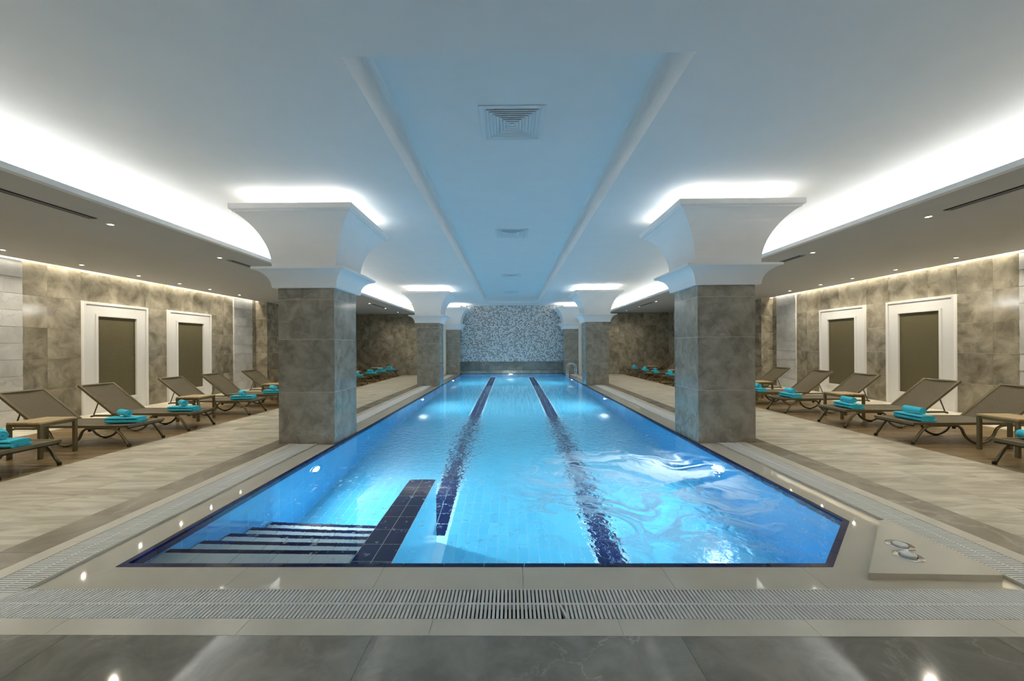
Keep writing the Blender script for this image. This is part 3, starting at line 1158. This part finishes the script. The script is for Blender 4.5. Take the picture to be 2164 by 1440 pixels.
# ------------------------------------------------------------------ pool ladder
lad = empty('pool_ladder', (X(1, 3.05), 19.2, 0), 'polished steel pool ladder with two curved handrails at the far right', 'ladder')
for dy in (-.25, .25):
    pts = [(0, dy, 0), (0, dy, .46)]
    pts += [(-.2 + .2 * math.cos(a), dy, .46 + .22 * math.sin(a)) for a in [PI * k / 12 for k in range(1, 12)]]
    pts += [(-.4, dy, .46), (-.4, dy, -1.2)]
    tube('handrail', pts, .021, 'chrome', lad, 10)
    fl = lathe('flange', [(.045, 0), (.045, .008), (.03, .018)], 'chrome', lad, 18)
    fl.location = (0, dy, 0)
for k in range(3):
    piece('tread', 'chrome', (-.44, -.25, -.4 - .28 * k), (-.37, .25, -.375 - .28 * k), lad)

# ------------------------------------------------------------------ sun loungers (foot at x = 0, head towards +x)
def lounger():
    e = empty('sun_lounger', (0, 0, 0), 'x', 'sun lounger', 'sun loungers')
    HW, BZ = .325, .315
    # U shaped side frames: front foot, run under the bed, deep rear loop standing on the floor
    for sy in (-1, 1):
        y = sy * (HW - .02)
        pts = [(0, y, .02), (.06, y, .11), (.115, y, .19), (.16, y, .238), (.21, y, .268), (.28, y, .285), (.60, y, .285), (.66, y, .272), (.70, y, .245)]
        cx_, cz_, rx, rz = .965, .285, .255, .265
        pts += [(cx_ - rx * math.cos(a), y, cz_ - rz * math.sin(a)) for a in [PI * (.09 + .82 * k / 14) for k in range(15)]]
        pts += [(1.235, y, .245), (1.28, y, .272), (1.36, y, .285), (1.74, y, .285), (1.80, y, .27)]
        tube('side_frame', pts, .0185, 'frame_taupe', e, 8)
        lathe_ = lathe('foot_cap', [(.023, 0), (.023, .03), (.019, .04)], 'rubber_black', e, 12)
        lathe_.location = (-.006, y, 0)
        glide = piece('glide', 'rubber_black', (.935, y - .018, .0), (.995, y + .018, .014), e)
        clip = piece('clip', 'rubber_black', (.58, y - .014, .235), (.61, y + .014, .27), e)
    for sy in (-1, 1):
        y0, y1 = sorted((sy * HW, sy * (HW - .042)))
        piece('bed_rail', 'frame_taupe', (.0, y0, BZ - .022), (1.40, y1, BZ + .016), e)
    piece('foot_rail', 'frame_taupe', (-.012, -HW, BZ - .022), (.028, HW, BZ + .016), e)
    piece('foot_bar', 'rubber_black', (-.008, -HW + .02, BZ - .042), (.02, HW - .02, BZ - .024), e)
    piece('cross_bar', 'frame_taupe', (.62, -HW + .03, .262), (.655, HW - .03, .295), e)
    piece('cross_bar', 'frame_taupe', (1.46, -HW + .03, .262), (1.495, HW - .03, .295), e)
    # seat sling, sagging a touch
    V, F = [], []
    nx_, ny_ = 8, 6
    for i in range(nx_ + 1):
        for j in range(ny_ + 1):
            u, v = i / nx_, j / ny_
            V.append((.028 + u * 1.352, -HW + .04 + v * (2 * HW - .08), BZ + .012 - .016 * math.sin(PI * v) * math.sin(PI * u) ** .5))
    k = len(V)
    V += [(x, y, z - .005) for x, y, z in V]
    for i in range(nx_):
        for j in range(ny_):
            a = i * (ny_ + 1) + j
            F.append((a, a + ny_ + 1, a + ny_ + 2, a + 1))
            F.append((k + a, k + a + 1, k + a + ny_ + 2, k + a + ny_ + 1))
    mesh('seat_sling', V, F, 'sling_taupe', e, smooth=True)
    # raised backrest
    ang = math.radians(39)
    L = .82
    br = empty('backrest', (1.385, 0, BZ))
    br.parent = e
    br.rotation_euler = (0, -ang, 0)
    for sy in (-1, 1):
        y0, y1 = sorted((sy * HW, sy * (HW - .042)))
        piece('back_rail', 'frame_taupe', (0, y0, -.018), (L, y1, .018), br)
    piece('head_rail', 'frame_taupe', (L - .03, -HW + .042, -.018), (L, HW - .042, .018), br)
    V, F = [], []
    for i in range(7):
        for j in range(7):
            u, v = i / 6, j / 6
            V.append((u * (L - .03), -HW + .04 + v * (2 * HW - .08), .012 - .014 * math.sin(PI * v)))
    k = len(V)
    V += [(x, y, z - .005) for x, y, z in V]
    for i in range(6):
        for j in range(6):
            a = i * 7 + j
            F.append((a, a + 7, a + 8, a + 1))
            F.append((k + a, k + a + 1, k + a + 8, k + a + 7))
    mesh('back_sling', V, F, 'sling_taupe', br, smooth=True)
    for sy in (-1, 1):
        y = sy * (HW - .06)
        tube('strut', [(1.385 + .40 * math.cos(ang), y, BZ + .40 * math.sin(ang) - .02), (1.80, y, .275)], .010, 'frame_taupe', e, 6)
    return e


def side_table():
    e = empty('side_table', (0, 0, 0), 'x', 'side table', 'slatted side tables between the loungers')
    h = .235
    for sx in (-1, 1):
        for sy in (-1, 1):
            p = (sx * (h - .02), sy * (h - .02))
            piece('leg', 'frame_taupe', (p[0] - .02, p[1] - .02, 0), (p[0] + .02, p[1] + .02, .48), e)
    for sy in (-1, 1):
        piece('apron', 'frame_taupe', (-h + .04, sy * (h - .02) - .012, .44), (h - .04, sy * (h - .02) + .012, .488), e)
        piece('apron', 'frame_taupe', (sy * (h - .02) - .012, -h + .04, .44), (sy * (h - .02) + .012, h - .04, .488), e)
    for k in range(6):
        w6 = 2 * h / 6
        piece('slat', 'teak_slat', (-h + k * w6 + .0045, -h, .482), (-h + (k + 1) * w6 - .0045, h, .505), e)
    return e


def extrude_profile(name, prof, y0, y1, mat, round_=.012, parent=None):
    """closed profile (x, z) pushed along y with softened ends"""
    cx_ = sum(p[0] for p in prof) / len(prof)
    cz_ = sum(p[1] for p in prof) / len(prof)
    V, F = [], []
    stations = [(y0, .90), (y0 + round_ * .4, .97), (y0 + round_, 1.0), ((y0 + y1) / 2, 1.0), (y1 - round_, 1.0), (y1 - round_ * .4, .97), (y1, .90)]
    k = len(prof)
    for y, f in stations:
        V += [(cx_ + (x - cx_) * (1 - (1 - f) * .35), y, cz_ + (z - cz_) * f) for x, z in prof]
    for i in range(len(stations) - 1):
        for j in range(k):
            j2 = (j + 1) % k
            F.append((i * k + j, i * k + j2, (i + 1) * k + j2, (i + 1) * k + j))
    F.append(tuple(range(k - 1, -1, -1)))
    F.append(tuple((len(stations) - 1) * k + j for j in range(k)))
    return mesh(name, V, F, mat, parent, smooth=False)


def folded_towel():
    """three thick folds lying on each other, open layers at the ends of y"""
    w, t = .23, .035
    pts = []

    def arc(cx_, cz_, r, a0, a1, k=6):
        return [(cx_ + r * math.cos(a0 + (a1 - a0) * i / k), cz_ + r * math.sin(a0 + (a1 - a0) * i / k)) for i in range(k + 1)]
    h = w / 2
    g = .004
    # outline of a Z-folded cloth: lower layer, right bend, middle, left bend, upper
    z = [t / 2, t * 1.5 + g, t * 2.5 + 2 * g]
    pts = [(-h, 0), (h - t, 0)]
    pts += arc(h - t - g / 2, t + g / 2, t + g / 2, -PI / 2, PI / 2, 8)
    pts += [(-h + t, 2 * t + g)]
    pts += [(-h + t, 2 * t + 2 * g)]
    pts += [(h - .012, 2 * t + 2 * g)] + arc(h - .014, 2.5 * t + 2 * g, t / 2, -PI / 2, PI / 2, 5)
    pts += [(0, 3 * t + 2 * g + .004)]
    pts += arc(-h + 1.5 * t, 2 * t + 1.5 * g, t + g / 2, PI / 2, PI * 1.42, 7)
    pts += [(h - 1.5 * t, t + g), (h - 1.5 * t, t), (-h, t)]
    return extrude_profile('folded_towel', [(x, z * .82) for x, z in pts], -.235, .235, 'towel_turquoise', .03)


def rolled_towel():
    """spiral roll lying along y"""
    turns, r0, r1, th = 3.6, .011, .058, .0112
    k = int(turns * 18)
    outer, inner = [], []
    for i in range(k + 1):
        a = 2 * PI * turns * i / k
        r = r0 + (r1 - r0) * i / k
        outer.append((r * math.cos(a), r1 + .0035 + r * math.sin(a) * 0.95))
        q = r - th
        inner.append((q * math.cos(a), r1 + .0035 + q * math.sin(a) * 0.95))
    V, F = [], []
    st = [-.15, -.146, 0, .146, .15]
    sc = [.97, 1, 1, 1, .97]
    m = k + 1
    for y, f in zip(st, sc):
        V += [(x * f, y, r1 + (z - r1) * f) for x, z in outer]
        V += [(x * f, y, r1 + (z - r1) * f) for x, z in inner]
    for q in range(len(st) - 1):
        b0, b1 = q * 2 * m, (q + 1) * 2 * m
        for i in range(k):
            F.append((b0 + i, b0 + i + 1, b1 + i + 1, b1 + i))
            F.append((b0 + m + i + 1, b0 + m + i, b1 + m + i, b1 + m + i + 1))
        F.append((b0 + k, b0 + m + k, b1 + m + k, b1 + k))
    for q in (0, (len(st) - 1) * 2 * m):
        for i in range(k):
            F.append((q + i, q + i + 1, q + m + i + 1, q + m + i))
    return mesh('rolled_towel', V, F, 'towel_turquoise', None, smooth=False)


LY = {1: (4.71, 6.32, 7.53, 9.08, 10.30, 11.88, 13.10, 14.52, 15.86, 17.48, 18.80, 20.36),
      -1: (4.79, 6.34, 7.48, 9.15, 10.34, 11.90, 13.12, 14.62, 15.90, 17.52, 18.84, 20.30)}
TYS = {1: (5.52, 8.30, 11.09, 13.80, 16.67, 19.58), -1: (5.57, 8.31, 11.12, 13.87, 16.71, 19.57)}
FOOT = 5.935
proto_l = proto_t = proto_f = proto_r = None
for s in (-1, 1):
    rz = 0 if s > 0 else PI
    for k, y in enumerate(LY[s]):
        if proto_l is None:
            proto_l = lounger()
            o = proto_l
        else:
            o = copy_tree(proto_l)
        o.location = (X(s, FOOT), y, 0)
        o.rotation_euler = (0, 0, rz + random.uniform(-.012, .012))
        o['label'] = 'taupe sling sun lounger with raised back, %s from the front in the %s row' % (ORD[k], SIDE[s])
        # towels at the foot of the bed
        xx = FOOT + .30
        zb = .331
        if not (s > 0 and k == 0):
            if proto_f is None:
                proto_f = folded_towel()
                o = proto_f
            else:
                o = proto_f.copy()
                COL.objects.link(o)
            o.location = (X(s, xx), y - (.02 if s > 0 else .03), zb - .006)
            o.rotation_euler = (0, 0, (PI if s > 0 else PI / 2 + PI) + random.uniform(-.12, .12))
            tag(o, 'folded turquoise towel lying on the %s sun lounger of the %s row' % (ORD[k], SIDE[s]), 'towel', 'folded turquoise towels')
        if proto_r is None:
            proto_r = rolled_towel()
            o = proto_r
        else:
            o = proto_r.copy()
            COL.objects.link(o)
        top = zb + .083 if not (s > 0 and k == 0) else zb - .006
        o.location = (X(s, xx + (.0 if s > 0 else .03)) if k or s < 0 else X(s, 6.22), y - .02 if k or s < 0 else 4.86, top)
        o.rotation_euler = (0, 0, (0 if s > 0 else .95) + random.uniform(-.2, .2))
        tag(o, 'rolled turquoise towel on the %s sun lounger of the %s row' % (ORD[k], SIDE[s]), 'towel', 'rolled turquoise towels')
    for k, y in enumerate(TYS[s]):
        if proto_t is None:
            proto_t = side_table()
            o = proto_t
        else:
            o = copy_tree(proto_t)
        o.location = (X(s, 6.80 if s > 0 else 6.70), y, 0)
        o['label'] = 'low slatted wooden side table on taupe legs, %s from the front in the %s row' % (ORD[k], SIDE[s])
